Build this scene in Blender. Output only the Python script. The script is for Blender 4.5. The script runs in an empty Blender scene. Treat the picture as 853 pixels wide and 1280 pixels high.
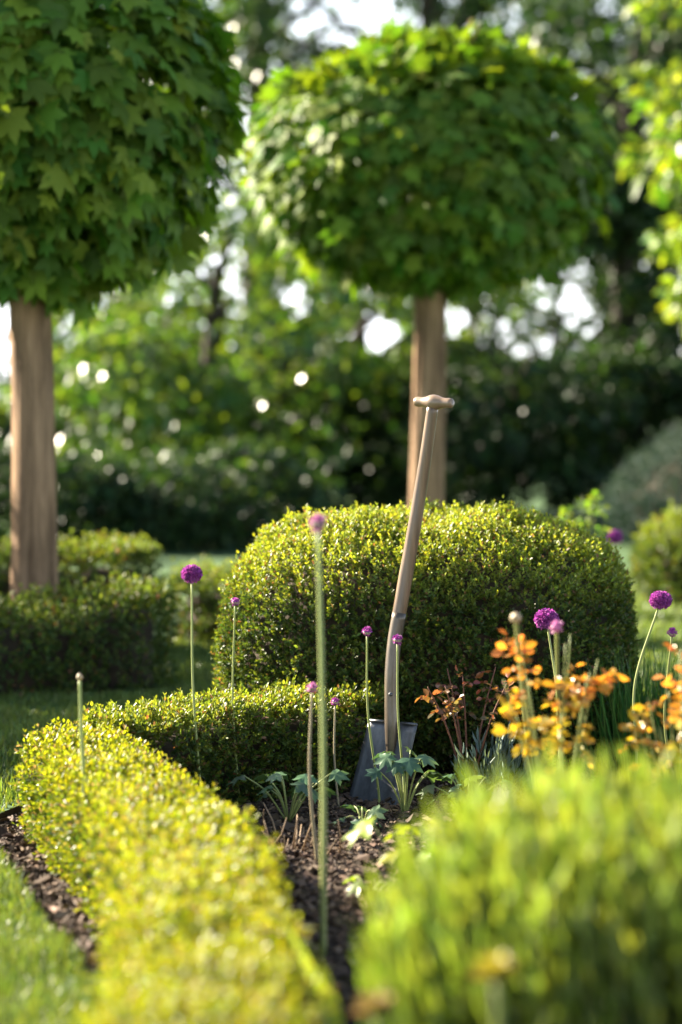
import bpy, bmesh, math, random
import numpy as np
from mathutils import Vector, Matrix

rng = np.random.default_rng(11)
random.seed(5)
scene = bpy.context.scene
col = scene.collection

# ------------------------------------------------------------------ camera model
FPX = 85.0 / 36.0 * 1280.0
CAM_Z = 1.0
PITCH = math.atan(135.0 / FPX)
CP, SP = math.cos(PITCH), math.sin(PITCH)

def P(x, y, d):
    """world point seen at photo pixel (x, y) at ground distance d"""
    a = (x - 426.5) / FPX
    b = (640.0 - y) / FPX
    v = np.array([a, CP + b * SP, -SP + b * CP])
    v = v * (d / v[1])
    return np.array([v[0], v[1], v[2] + CAM_Z])

def G(x, y, z=0.0):
    """world point at height z seen at photo pixel (x, y)"""
    a = (x - 426.5) / FPX
    b = (640.0 - y) / FPX
    v = np.array([a, CP + b * SP, -SP + b * CP])
    t = (z - CAM_Z) / v[2]
    return np.array([v[0] * t, v[1] * t, z])

def project(p):
    p = np.asarray(p)
    x, y, z = p[:, 0], p[:, 1], p[:, 2] - CAM_Z
    dep = y * CP - z * SP
    up = y * SP + z * CP
    return 426.5 + FPX * x / dep, 640.0 - FPX * up / dep

# ------------------------------------------------------------------ helpers
def unit(a):
    a = np.asarray(a, float)
    n = np.linalg.norm(a, axis=-1, keepdims=True)
    return a / np.maximum(n, 1e-9)

def randn(n, s=1.0):
    return rng.normal(0, s, (n, 3))

class MB:
    """collects verts / faces / a per-vertex 'age' value and builds ONE mesh object"""
    def __init__(self):
        self.v = []; self.loops = []; self.counts = []; self.age = []; self.mat = []; self.n = 0
    def add(self, verts, faces, age=0.0, mat=0):
        verts = np.asarray(verts, float).reshape(-1, 3)
        self.v.append(verts)
        self.age.append(np.full(len(verts), age) if np.isscalar(age) else np.asarray(age, float))
        lp = []
        cn = []
        for f in faces:
            lp.extend(f); cn.append(len(f))
        self.loops.append(np.asarray(lp, np.int64) + self.n)
        self.counts.append(np.asarray(cn, np.int64))
        self.mat.append(np.full(len(cn), mat))
        self.n += len(verts)
        return self
    def inst(self, tv, tf, pos, R, sc, age=0.0, mat=0):
        """copies of the template (tv, tf): R columns are the axes"""
        N = len(pos)
        if N == 0: return self
        tv = np.asarray(tv, float)
        sc = np.asarray(sc, float)
        if sc.ndim == 1: sc = np.repeat(sc[:, None], 3, 1)
        loc = tv[None, :, :] * sc[:, None, :]
        w = np.einsum('nij,nkj->nki', R, loc) + np.asarray(pos)[:, None, :]
        k = len(tv)
        self.v.append(w.reshape(-1, 3))
        ag = np.full(N, age) if np.isscalar(age) else np.asarray(age, float)
        self.age.append(np.repeat(ag, k))
        lp = np.concatenate([np.asarray(f) for f in tf])
        cn = np.array([len(f) for f in tf])
        self.loops.append((lp[None, :] + (np.arange(N) * k)[:, None]).reshape(-1) + self.n)
        self.counts.append(np.tile(cn, N))
        self.mat.append(np.full(N * len(cn), mat))
        self.n += N * k
        return self
    def build(self, name, mats, parent=None, smooth=True):
        me = bpy.data.meshes.new(name)
        v = np.concatenate(self.v); lp = np.concatenate(self.loops); cn = np.concatenate(self.counts)
        me.vertices.add(len(v)); me.vertices.foreach_set('co', v.astype(np.float32).ravel())
        me.loops.add(len(lp)); me.loops.foreach_set('vertex_index', lp.astype(np.int32))
        st = np.concatenate([[0], np.cumsum(cn)[:-1]])
        me.polygons.add(len(cn)); me.polygons.foreach_set('loop_start', st.astype(np.int32))
        me.polygons.foreach_set('loop_total', cn.astype(np.int32))
        me.polygons.foreach_set('material_index', np.concatenate(self.mat).astype(np.int32))
        me.polygons.foreach_set('use_smooth', np.full(len(cn), smooth))
        at = me.attributes.new('age', 'FLOAT', 'POINT')  # leaf age, mixed with tones painted for sun and shade
        at.data.foreach_set('value', np.concatenate(self.age).astype(np.float32))
        if not isinstance(mats, (list, tuple)): mats = [mats]
        for m in mats: me.materials.append(m)
        me.update(calc_edges=True); me.validate()
        o = bpy.data.objects.new(name, me)
        col.objects.link(o)
        if parent is not None:
            o.parent = parent
            o.matrix_parent_inverse = Matrix.Translation(parent.location).inverted()
        return o

def tag(o, label, cat, group=None, kind=None):
    if label: o['label'] = label
    if cat: o['category'] = cat
    if group: o['group'] = group
    if kind: o['kind'] = kind
    return o

def thing(name, label, cat, loc, group=None):
    o = bpy.data.objects.new(name, None); col.objects.link(o)
    o.location = Vector([float(c) for c in loc]); o.empty_display_size = 0.1
    return tag(o, label, cat, group)

def frames(axis, normal):
    """R with columns (side, axis, normal): local y is along axis"""
    a = unit(axis)
    n = normal - a * np.sum(a * normal, -1, keepdims=True)
    bad = np.linalg.norm(n, axis=-1) < 1e-4
    if bad.any():
        n[bad] = np.cross(a[bad], [0.3, 0.5, 0.8])
    n = unit(n)
    s = np.cross(a, n)
    return np.stack([s, a, n], -1)

def tube(mb, pts, rad, n=10, age=0.0, mat=0, caps=True, ell=1.0):
    pts = np.asarray(pts, float); rad = np.broadcast_to(np.asarray(rad, float), (len(pts),))
    T = np.gradient(pts, axis=0); T = unit(T)
    ref = np.array([1.0, 0, 0]) if abs(T[0][0]) < 0.8 else np.array([0, 1.0, 0])
    vs = []
    for p, t, r in zip(pts, T, rad):
        u = unit(np.cross(t, ref)); w = np.cross(t, u)
        a = np.arange(n) / n * 2 * math.pi
        vs.append(p + r * (np.cos(a)[:, None] * u * ell + np.sin(a)[:, None] * w))
    vs = np.concatenate(vs)
    f = []
    for i in range(len(pts) - 1):
        for j in range(n):
            f.append((i * n + j, i * n + (j + 1) % n, (i + 1) * n + (j + 1) % n, (i + 1) * n + j))
    if caps:
        f.append(tuple(range(n))[::-1]); f.append(tuple((len(pts) - 1) * n + j for j in range(n)))
    mb.add(vs, f, age, mat)

def smooth_path(pts, m=24):
    pts = np.asarray(pts, float)
    t = np.linspace(0, 1, len(pts)); tt = np.linspace(0, 1, m)
    out = []
    P_ = np.vstack([2 * pts[0] - pts[1], pts, 2 * pts[-1] - pts[-2]])
    for q in tt:
        k = min(int(q * (len(pts) - 1)), len(pts) - 2); u = q * (len(pts) - 1) - k
        p0, p1, p2, p3 = P_[k], P_[k + 1], P_[k + 2], P_[k + 3]
        out.append(0.5 * ((2 * p1) + (-p0 + p2) * u + (2 * p0 - 5 * p1 + 4 * p2 - p3) * u * u + (-p0 + 3 * p1 - 3 * p2 + p3) * u ** 3))
    return np.array(out)

def vnoise(p, f=1.0, seed=0):
    """cheap smooth 3D noise, about -1..1"""
    p = np.asarray(p) * f
    r = np.random.default_rng(100 + seed)
    out = np.zeros(len(p))
    for k in range(5):
        d = unit(r.normal(size=3)); ph = r.uniform(0, 6.28); fr = r.uniform(0.7, 1.9)
        out += np.sin(p @ d * fr * 6.28 + ph + 1.3 * np.sin(p @ np.roll(d, 1) * fr * 4 + ph * 2))
    return out / 3.0

# ------------------------------------------------------------------ materials
def newmat(name):
    m = bpy.data.materials.new(name); m.use_nodes = True
    nt = m.node_tree; nt.nodes.clear()
    out = nt.nodes.new('ShaderNodeOutputMaterial')
    return m, nt, out

def N(nt, t, **kw):
    n = nt.nodes.new(t)
    for k, v in kw.items():
        if k.startswith('_'): setattr(n, k[1:], v)
        else: n.inputs[k.replace('_', ' ')].default_value = v
    return n

def rgba(c): return (c[0], c[1], c[2], 1.0)

def leaf_mat(name, old, young, trans=0.4, tmul=(1.5, 1.35, 0.5), rough=0.38, spec=0.5, var=0.3, hue=0.03, odd=None, odd_p=0.0):
    m, nt, out = newmat(name)
    L = nt.links.new
    at = N(nt, 'ShaderNodeAttribute', _attribute_name='age')
    mix = nt.nodes.new('ShaderNodeMix'); mix.data_type = 'RGBA'
    mix.inputs['A'].default_value = rgba(old); mix.inputs['B'].default_value = rgba(young)
    L(at.outputs['Fac'], mix.inputs['Factor'])
    geo = nt.nodes.new('ShaderNodeNewGeometry')
    colr = mix.outputs['Result']
    if odd is not None:
        gt = N(nt, 'ShaderNodeMath', _operation='GREATER_THAN'); gt.inputs[1].default_value = 1.0 - odd_p
        fr = N(nt, 'ShaderNodeMath', _operation='MULTIPLY'); fr.inputs[1].default_value = 17.31
        fr2 = N(nt, 'ShaderNodeMath', _operation='FRACT')
        L(geo.outputs['Random Per Island'], fr.inputs[0]); L(fr.outputs[0], fr2.inputs[0]); L(fr2.outputs[0], gt.inputs[0])
        mo = nt.nodes.new('ShaderNodeMix'); mo.data_type = 'RGBA'
        L(gt.outputs[0], mo.inputs['Factor']); L(colr, mo.inputs['A']); mo.inputs['B'].default_value = rgba(odd)
        colr = mo.outputs['Result']
    hsv = nt.nodes.new('ShaderNodeHueSaturation')
    mr = N(nt, 'ShaderNodeMapRange'); mr.inputs['To Min'].default_value = 1 - var; mr.inputs['To Max'].default_value = 1 + var
    L(geo.outputs['Random Per Island'], mr.inputs['Value']); L(mr.outputs['Result'], hsv.inputs['Value'])
    f1 = N(nt, 'ShaderNodeMath', _operation='MULTIPLY'); f1.inputs[1].default_value = 7.77
    f2 = N(nt, 'ShaderNodeMath', _operation='FRACT'); L(geo.outputs['Random Per Island'], f1.inputs[0]); L(f1.outputs[0], f2.inputs[0])
    mh = N(nt, 'ShaderNodeMapRange'); mh.inputs['To Min'].default_value = 0.5 - hue; mh.inputs['To Max'].default_value = 0.5 + hue
    L(f2.outputs[0], mh.inputs['Value']); L(mh.outputs['Result'], hsv.inputs['Hue'])
    L(colr, hsv.inputs['Color'])
    pb = N(nt, 'ShaderNodeBsdfPrincipled', Roughness=rough)
    pb.inputs['Specular IOR Level'].default_value = spec
    L(hsv.outputs['Color'], pb.inputs['Base Color'])
    if trans > 0:
        mm = N(nt, 'ShaderNodeVectorMath', _operation='MULTIPLY'); mm.inputs[1].default_value = tmul
        L(hsv.outputs['Color'], mm.inputs[0])
        tr = nt.nodes.new('ShaderNodeBsdfTranslucent'); L(mm.outputs[0], tr.inputs['Color'])
        ms = nt.nodes.new('ShaderNodeMixShader'); ms.inputs[0].default_value = trans
        L(pb.outputs[0], ms.inputs[1]); L(tr.outputs[0], ms.inputs[2]); L(ms.outputs[0], out.inputs[0])
    else:
        L(pb.outputs[0], out.inputs[0])
    return m

def noisy_mat(name, c1, c2, scale=8.0, rough=0.8, bump=0.3, stretch=(1, 1, 1), metal=0.0, c3=None, spec=0.3, dist=0.01, rough2=None):
    m, nt, out = newmat(name); L = nt.links.new
    tc = nt.nodes.new('ShaderNodeTexCoord'); mp = nt.nodes.new('ShaderNodeMapping')
    mp.inputs['Scale'].default_value = stretch
    L(tc.outputs['Object'], mp.inputs['Vector'])
    nz = N(nt, 'ShaderNodeTexNoise', Scale=scale, Detail=8.0, Roughness=0.65)
    L(mp.outputs[0], nz.inputs['Vector'])
    cr = nt.nodes.new('ShaderNodeValToRGB')
    cr.color_ramp.elements[0].position = 0.32; cr.color_ramp.elements[0].color = rgba(c1)
    cr.color_ramp.elements[1].position = 0.68; cr.color_ramp.elements[1].color = rgba(c2)
    if c3 is not None:
        e = cr.color_ramp.elements.new(0.8); e.color = rgba(c3)
    L(nz.outputs['Fac'], cr.inputs[0])
    pb = N(nt, 'ShaderNodeBsdfPrincipled', Roughness=rough, Metallic=metal)
    pb.inputs['Specular IOR Level'].default_value = spec
    L(cr.outputs[0], pb.inputs['Base Color'])
    if rough2 is not None:
        mr = N(nt, 'ShaderNodeMapRange'); mr.inputs['To Min'].default_value = rough; mr.inputs['To Max'].default_value = rough2
        L(nz.outputs['Fac'], mr.inputs['Value']); L(mr.outputs['Result'], pb.inputs['Roughness'])
    bp = N(nt, 'ShaderNodeBump', Strength=bump, Distance=dist)
    L(nz.outputs['Fac'], bp.inputs['Height']); L(bp.outputs[0], pb.inputs['Normal'])
    L(pb.outputs[0], out.inputs[0])
    return m

M = {}
M['box'] = leaf_mat('box_leaf', (0.040, 0.078, 0.017), (0.32, 0.38, 0.045), trans=0.38, rough=0.42, spec=0.4, odd=(0.20, 0.11, 0.055), odd_p=0.06)  # lighter colour also carries the sunlit band painted on the dome top
M['box_lit'] = leaf_mat('box_leaf_sunlit', (0.045, 0.09, 0.015), (0.30, 0.335, 0.018), trans=0.42, rough=0.40, spec=0.4, tmul=(1.45, 1.3, .5), odd=(0.26, 0.19, 0.12), odd_p=0.09)  # lit copy of the box leaf, sunlight put into its yellow
M['box_far'] = leaf_mat('box_leaf_far', (0.05, 0.088, 0.022), (0.20, 0.27, 0.04), trans=0.35, rough=0.5, spec=.3, odd=(0.20, 0.10, 0.05), odd_p=0.04)
M['maple'] = leaf_mat('maple_leaf', (0.07, 0.145, 0.018), (0.26, 0.34, 0.03), trans=0.38, rough=0.55, spec=0.2, tmul=(1.4, 1.45, 0.4))
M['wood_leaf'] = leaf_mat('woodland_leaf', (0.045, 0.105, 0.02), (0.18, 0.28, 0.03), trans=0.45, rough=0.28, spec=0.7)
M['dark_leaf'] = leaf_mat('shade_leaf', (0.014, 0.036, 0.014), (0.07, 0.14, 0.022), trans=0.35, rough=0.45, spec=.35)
M['gold_leaf'] = leaf_mat('gold_leaf', (0.08, 0.165, 0.02), (0.27, 0.36, 0.03), trans=0.48, rough=0.4)
M['yew'] = leaf_mat('blue_clipped_leaf', (0.03, 0.065, 0.055), (0.06, 0.10, 0.08), trans=0.15, rough=0.6, spec=.25)
M['twig_core'] = noisy_mat('twig_core', (0.03, 0.022, 0.014), (0.07, 0.05, 0.03), 30, 0.9)
M['bark'] = noisy_mat('bark', (0.10, 0.058, 0.03), (0.43, 0.27, 0.155), 26, 0.88, 1.0, (1, 1, 0.10), c3=(0.44, 0.32, 0.22), dist=0.03)
M['bark_dark'] = noisy_mat('bark_dark', (0.02, 0.016, 0.011), (0.055, 0.043, 0.03), 8, 0.9, 0.6, (1, 1, 0.3))
M['soil'] = noisy_mat('soil', (0.035, 0.022, 0.014), (0.10, 0.068, 0.045), 22, 0.95, 0.8, dist=0.02)
M['chip'] = leaf_mat('bark_chip', (0.035, 0.02, 0.012), (0.24, 0.165, 0.11), trans=0.0, rough=0.75, spec=0.25, var=0.5, hue=0.015)
M['lawn'] = noisy_mat('lawn_turf', (0.03, 0.07, 0.022), (0.06, 0.125, 0.035), 40, 0.9, 0.5)
M['grass'] = leaf_mat('grass_blade', (0.06, 0.11, 0.025), (0.22, 0.29, 0.07), trans=0.35, rough=0.45, spec=0.35)
M['tuft'] = leaf_mat('tuft_blade', (0.03, 0.10, 0.025), (0.09, 0.21, 0.04), trans=0.35, rough=0.4)
M['lav'] = leaf_mat('upright_leaf', (0.05, 0.10, 0.015), (0.30, 0.37, 0.06), trans=0.42, rough=0.42, tmul=(1.35, 1.35, 0.55))
M['silver'] = leaf_mat('silver_leaf', (0.10, 0.15, 0.12), (0.22, 0.29, 0.24), trans=0.2, rough=0.55)
M['bronze'] = leaf_mat('bronze_leaf', (0.36, 0.30, 0.03), (0.62, 0.20, 0.06), trans=0.5, rough=0.3, spec=0.6, tmul=(1.35, 1.1, 0.5), hue=0.025)
M['redleaf'] = leaf_mat('reddish_leaf', (0.10, 0.13, 0.06), (0.28, 0.07, 0.04), trans=0.35, rough=0.35)
M['redstem'] = noisy_mat('red_stem', (0.12, 0.05, 0.03), (0.22, 0.09, 0.05), 20, 0.6)
M['bluegreen'] = leaf_mat('blue_green_leaf', (0.05, 0.12, 0.075), (0.16, 0.26, 0.10), trans=0.35, rough=0.4)
M['broad'] = leaf_mat('broad_leaf', (0.13, 0.24, 0.03), (0.36, 0.42, 0.04), trans=0.45, rough=0.35)
M['stem'] = noisy_mat('flower_stem', (0.22, 0.27, 0.08), (0.34, 0.37, 0.13), 12, 0.5, 0.1, (1, 1, 0.2))
M['stem_tan'] = noisy_mat('flower_stem_tan', (0.26, 0.22, 0.13), (0.36, 0.30, 0.19), 12, 0.5, 0.1, (1, 1, 0.2))
M['floret'] = leaf_mat('purple_floret', (0.17, 0.02, 0.17), (0.55, 0.13, 0.46), trans=0.3, rough=0.5, tmul=(1.3, 1.0, 1.3))
M['pink'] = leaf_mat('pink_floret', (0.42, 0.12, 0.30), (0.62, 0.30, 0.46), trans=0.3, rough=0.5, tmul=(1.2, 1.0, 1.2))
M['bud'] = leaf_mat('papery_bud', (0.42, 0.34, 0.22), (0.60, 0.46, 0.40), trans=0.3, rough=0.45, tmul=(1.1, 1.0, 0.9))
M['straw'] = leaf_mat('dry_stalk', (0.16, 0.10, 0.05), (0.34, 0.23, 0.13), trans=0.1, rough=0.7)
M['yellow'] = leaf_mat('yellow_petal', (0.34, 0.29, 0.04), (0.48, 0.42, 0.07), trans=0.4, rough=0.5, tmul=(1.2, 1.1, 0.5))
M['tan'] = leaf_mat('tan_petal', (0.26, 0.20, 0.08), (0.36, 0.27, 0.11), trans=0.4, rough=0.6, tmul=(1.2, 1.1, 0.7))
M['spade_wood'] = noisy_mat('spade_ash_wood', (0.072, 0.040, 0.017), (0.22, 0.128, 0.058), 60, 0.26, 0.3, (1, 1, 0.05), spec=0.5, dist=0.002, rough2=0.5)
M['grip_wood'] = noisy_mat('grip_wood', (0.17, 0.105, 0.06), (0.31, 0.21, 0.125), 22, 0.38, 0.12, (0.2, 1, 1), spec=0.5, dist=0.002)
M['strap'] = noisy_mat('worn_strap_steel', (0.055, 0.040, 0.026), (0.15, 0.116, 0.082), 30, 0.42, 0.2, (1, 1, 0.3), metal=0.45, spec=0.5, dist=0.002, c3=(0.34, 0.30, 0.27))
M['steel'] = noisy_mat('blade_steel', (0.06, 0.062, 0.064), (0.19, 0.195, 0.20), 22, 0.42, 0.2, (1, 1, 0.4), metal=0.6, c3=(0.11, 0.095, 0.08), dist=0.002, rough2=0.5)

for k_ in ('spade_wood', 'strap', 'grip_wood'):
    pb_ = [n_ for n_ in M[k_].node_tree.nodes if n_.type == 'BSDF_PRINCIPLED'][0]
    pb_.inputs['Coat Weight'].default_value = .45; pb_.inputs['Coat Roughness'].default_value = .22
# ------------------------------------------------------------------ leaf templates (local y = length 1, x = width 1, z = normal)
LEAF_V = np.array([[0, 0, 0], [-.5, .38, .10], [-.42, .72, .06], [0, 1, -.06], [.42, .72, .06], [.5, .38, .10]])
LEAF_F = [(0, 5, 4, 3), (0, 3, 2, 1)]
BLADE_V = np.array([[-.5, 0, 0], [.5, 0, 0], [.38, .5, .05], [-.38, .5, .05], [0, 1, .22]])
BLADE_F = [(0, 1, 2, 3), (3, 2, 4)]
CUBE_V = np.array([[x, y, z] for x in (-.5, .5) for y in (-.5, .5) for z in (-.5, .5)])
CUBE_F = [(0, 1, 3, 2), (4, 6, 7, 5), (0, 4, 5, 1), (2, 3, 7, 6), (0, 2, 6, 4), (1, 5, 7, 3)]

def maple_template():
    half = [(0, .98), (9, .74), (16, .66), (24, .50), (31, .66), (40, .74), (47, .93), (55, .70), (66, .58), (74, .42), (86, .52), (98, .62), (108, .70), (116, .50), (134, .40), (158, .30)]
    out = []
    for a, r in half: out.append((a, r))
    for a, r in half[::-1]:
        if a > 0: out.append((-a, r))
    vs = [[0, .30, .03]]
    for a, r in out:
        a = math.radians(a); x = math.sin(a) * r * .62; y = .30 + math.cos(a) * r * .70
        vs.append([x, y, -.22 * (x * x) * 1.2 - .20 * max(0, y - .3) ** 2 + .03 * math.cos(a * 5)])
    n = len(out)
    f = [(0, 1 + i, 1 + (i + 1) % n) for i in range(n)]
    return np.array(vs), f
MAPLE_V, MAPLE_F = maple_template()

# ------------------------------------------------------------------ clipped box foliage
def box_shoots(mb, p, n, young, size=1.0, pairs=4, up=0.6):
    """small shoots of opposite leaves standing on surface points p with normals n"""
    N_ = len(p)
    ax = unit(n + np.array([0, 0, up]) + randn(N_, .38))
    L = rng.uniform(.018, .046, N_) * size * (0.7 + 0.8 * young)
    ref = unit(randn(N_))
    u = unit(np.cross(ax, ref)); w = np.cross(ax, u)
    for k in range(pairs):
        t = (k + .35) / pairs
        ang = k * math.pi / 2 + rng.uniform(-.4, .4, N_)
        rad = np.cos(ang)[:, None] * u + np.sin(ang)[:, None] * w
        alpha = (1.0 - .7 * t) + rng.normal(0, .18, N_)
        for s in (1, -1):
            d = np.cos(alpha)[:, None] * ax + np.sin(alpha)[:, None] * rad * s
            nm = np.sin(alpha)[:, None] * ax - np.cos(alpha)[:, None] * rad * s + randn(N_, .2)
            ln = rng.uniform(.013, .021, N_) * size * (1 - .25 * t)
            sc = np.stack([ln * rng.uniform(.40, .54, N_), ln, ln], -1)
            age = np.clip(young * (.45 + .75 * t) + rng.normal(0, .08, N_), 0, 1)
            mb.inst(LEAF_V, LEAF_F, p + ax * (L * t)[:, None], frames(d, nm), sc, age)

def grid_core(fn, nu, nv, closed_u=True):
    vs = []; f = []
    for j in range(nv):
        for i in range(nu):
            vs.append(fn(i / nu if closed_u else i / (nu - 1), j / (nv - 1)))
    for j in range(nv - 1):
        for i in range(nu if closed_u else nu - 1):
            i2 = (i + 1) % nu
            f.append((j * nu + i, j * nu + i2, (j + 1) * nu + i2, (j + 1) * nu + i))
    return np.array(vs), f

def dome(name, label, cat, c, rx, ry, h, count, mat, size=1.0, e=2.6, zmid=0.40, young=0.3, top_young_lit=0.9, bump=.018, group=None, pairs=4, face_front=True, under=0.8):
    """clipped dome: superellipse cross-section, standing on the ground at c"""
    zc = h * zmid
    def surf(dirs):
        x, y, z = dirs[:, 0], dirs[:, 1], dirs[:, 2]
        hz = np.where(z > 0, h - zc, zc / under)
        r = (np.abs(x / rx) ** e + np.abs(y / ry) ** e + np.abs(z / hz) ** e) ** (-1 / e)
        return dirs * r[:, None]
    th = thing(name, label, cat, c, group)
    dirs = unit(randn(int(count * 2.2)) * np.array([1.0, 1.0, .8]))
    p = surf(dirs)
    keep = p[:, 2] > -zc + .012
    dirs, p = dirs[keep], p[keep]
    # keep area-uniform-ish, fewer at the back
    if face_front:
        pr = np.where(p[:, 1] < .35 * ry, 1.0, .55)
        k2 = rng.uniform(size=len(p)) < pr; dirs, p = dirs[k2], p[k2]
    p = p[:count]; dirs = dirs[:count]
    nrm = unit(np.stack([np.sign(p[:, 0]) * np.abs(p[:, 0] / rx) ** (e - 1) / rx, np.sign(p[:, 1]) * np.abs(p[:, 1] / ry) ** (e - 1) / ry,
                         np.sign(p[:, 2]) * np.abs(p[:, 2] / h * 2) ** (e - 1) / h * 2], -1))
    p = p + nrm * (bump * vnoise(p, 2.2, 3) + .5 * bump * vnoise(p, 6, 4))[:, None] - nrm * (rng.uniform(0, 1, len(p)) ** 1.5 * .05 * size)[:, None]
    tip = np.clip((nrm[:, 2] - .38) / .42, 0, 1)  # upward faces get limer leaf colour: young growth and painted sunlit band
    yg = np.clip(rng.beta(1.2, 3.0, len(p)) * young * 2.2 + tip * top_young_lit * rng.uniform(.3, 1.0, len(p)), 0, 1)
    base = np.array([c[0], c[1], c[2] + zc])
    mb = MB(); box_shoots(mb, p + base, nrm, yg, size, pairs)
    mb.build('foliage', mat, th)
    core = MB()  # solid dark core added inside to block light between the shoots
    off = .055 * size + .01
    def fn(u, v):
        th_ = (v - .5) * math.pi
        d = np.array([[math.cos(th_) * math.cos(u * 6.2832), math.cos(th_) * math.sin(u * 6.2832), math.sin(th_)]])
        q = surf(d)[0]; q = q * (1 - off / np.linalg.norm(q))
        q[2] = max(q[2], -zc + .002)
        return q + base
    v, f = grid_core(fn, 40, 24)
    core.add(v, f)
    core.build('light_block_core', M['twig_core'], th)
    return th

def hedge_run(name, label, cat, path, width, height, density, mat, size=1.0, young=0.4, top_young_lit=0.8, bump=.012, corner=.05, group=None, pairs=4, ends=True, hts=None):
    """hedge with rounded shoulders following a ground path"""
    pth = smooth_path(np.array([[a[0], a[1], 0] for a in path]), 60)
    seg = np.linalg.norm(np.diff(pth, axis=0), axis=1); s = np.concatenate([[0], np.cumsum(seg)]); Ltot = s[-1]
    T = unit(np.gradient(pth, axis=0)); Nn = np.stack([T[:, 1], -T[:, 0], 0 * T[:, 0]], -1)
    th = thing(name, label, cat, pth[len(pth) // 2])
    if group: th['group'] = group
    hfun = (lambda q: np.interp(q / Ltot, np.linspace(0, 1, len(hts)), hts)) if hts is not None else (lambda q: np.full_like(q, height))
    # cross-section profile (a: across -1..1, z 0..1) with outward normal, rounded top corners
    w2 = width / 2; r = corner
    prof = []; pn = []
    for z in np.linspace(0, height - r, 10): prof.append((-w2, z)); pn.append((-1, 0))
    for a in np.linspace(0, math.pi / 2, 6)[1:]: prof.append((-w2 + r - r * math.cos(a), height - r + r * math.sin(a))); pn.append((-math.cos(a), math.sin(a)))
    for x in np.linspace(-w2 + r, w2 - r, 8)[1:-1]: prof.append((x, height)); pn.append((0, 1))
    m_ = [(-a, z) for a, z in prof[::-1] if a < -w2 + r + 1e-6]; mn = [(-pn[i][0], pn[i][1]) for i in range(len(prof))[::-1] if prof[i][0] < -w2 + r + 1e-6]
    prof = np.array(prof + m_); pn = np.array(pn + mn)
    ps = np.concatenate([[0], np.cumsum(np.linalg.norm(np.diff(prof, axis=0), axis=1))])
    cnt = int(density * Ltot * ps[-1])
    q = rng.uniform(0, Ltot, cnt); t = rng.uniform(0, ps[-1], cnt)
    a = np.interp(t, ps, prof[:, 0]); z = np.interp(t, ps, prof[:, 1]) * hfun(q) / height
    na = np.interp(t, ps, pn[:, 0]); nz = np.interp(t, ps, pn[:, 1])
    C = np.stack([np.interp(q, s, pth[:, k]) for k in range(3)], -1)
    S = unit(np.stack([np.interp(q, s, Nn[:, k]) for k in range(3)], -1))
    TT = unit(np.stack([np.interp(q, s, T[:, k]) for k in range(3)], -1))
    p = C + S * a[:, None] + np.array([0, 0, 1]) * z[:, None]
    nrm = unit(S * na[:, None] + np.array([0, 0, 1]) * nz[:, None])
    if ends:
        ec = int(density * (width * height + .5 * 3.14 * w2 * w2))
        for e_, sg in ((0, -1), (-1, 1)):
            ph = rng.uniform(-math.pi / 2, math.pi / 2, ec); zz = rng.uniform(0, height, ec)
            rr = w2 * np.where(rng.uniform(size=ec) < .45, np.sqrt(rng.uniform(size=ec)), 1.0)
            top = rr < w2 * .999
            zz = np.where(top, height, zz) * (hts[0 if e_ == 0 else -1] / height if hts is not None else 1)
            d = (np.cos(ph)[:, None] * T[e_] * sg + np.sin(ph)[:, None] * Nn[e_])
            pe = pth[e_] + d * rr[:, None] + np.array([0, 0, 1]) * zz[:, None]
            p = np.vstack([p, pe]); nrm = np.vstack([nrm, np.where(top[:, None], [0, 0, 1.0], d)])
    p = p + nrm * (bump * vnoise(p, 2.5, 7) + .5 * bump * vnoise(p, 7, 8))[:, None] - nrm * (rng.uniform(0, 1, len(p)) ** 1.5 * .045 * size)[:, None]
    p[:, 2] = np.maximum(p[:, 2], .01)
    tip = np.clip((nrm[:, 2] - .1) / .6, 0, 1)  # top leaves brightened: young growth, with sunlight painted into the leaf colour
    yg = np.clip(rng.beta(1.2, 3.0, len(p)) * young * 2.2 + tip * top_young_lit * rng.uniform(.3, 1, len(p)), 0, 1)
    mb = MB(); box_shoots(mb, p, nrm, yg, size, pairs); mb.build('foliage', mat, th)
    core = MB(); off = .05 * size  # solid dark filling added under the leaves to stop light passing
    prof2 = prof.copy(); prof2[:, 0] *= (w2 - off) / w2; prof2[:, 1] *= (height - off) / height
    vs = []; f = []; k = len(prof2)
    for i in range(len(pth)):
        hz = float(hfun(np.array([s[i]]))[0]) / height
        for a_, z_ in prof2: vs.append(pth[i] + Nn[i] * a_ + np.array([0, 0, z_ * hz]))
    for i in range(len(pth) - 1):
        for j in range(k - 1): f.append((i * k + j, i * k + j + 1, (i + 1) * k + j + 1, (i + 1) * k + j))
    f.append(tuple(range(k))); f.append(tuple((len(pth) - 1) * k + j for j in range(k))[::-1])
    core.add(vs, f)
    if ends:
        for e_, sg in ((0, -1), (-1, 1)):
            hz = (hts[0 if e_ == 0 else -1] if hts is not None else height) - off
            vv = []; ff = []; m = 10
            for zz in (0.0, hz):
                for j in range(m + 1):
                    ph = -math.pi / 2 + math.pi * j / m
                    d = math.cos(ph) * T[e_] * sg + math.sin(ph) * Nn[e_]
                    vv.append(pth[e_] + d * (w2 - off) + np.array([0, 0, zz]))
            for j in range(m): ff.append((j, j + 1, m + 2 + j, m + 1 + j))
            ff.append(tuple(range(m + 1, 2 * m + 2)))
            core.add(vv, ff)
    core.build('light_block_core', M['twig_core'], th)
    return th

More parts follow.
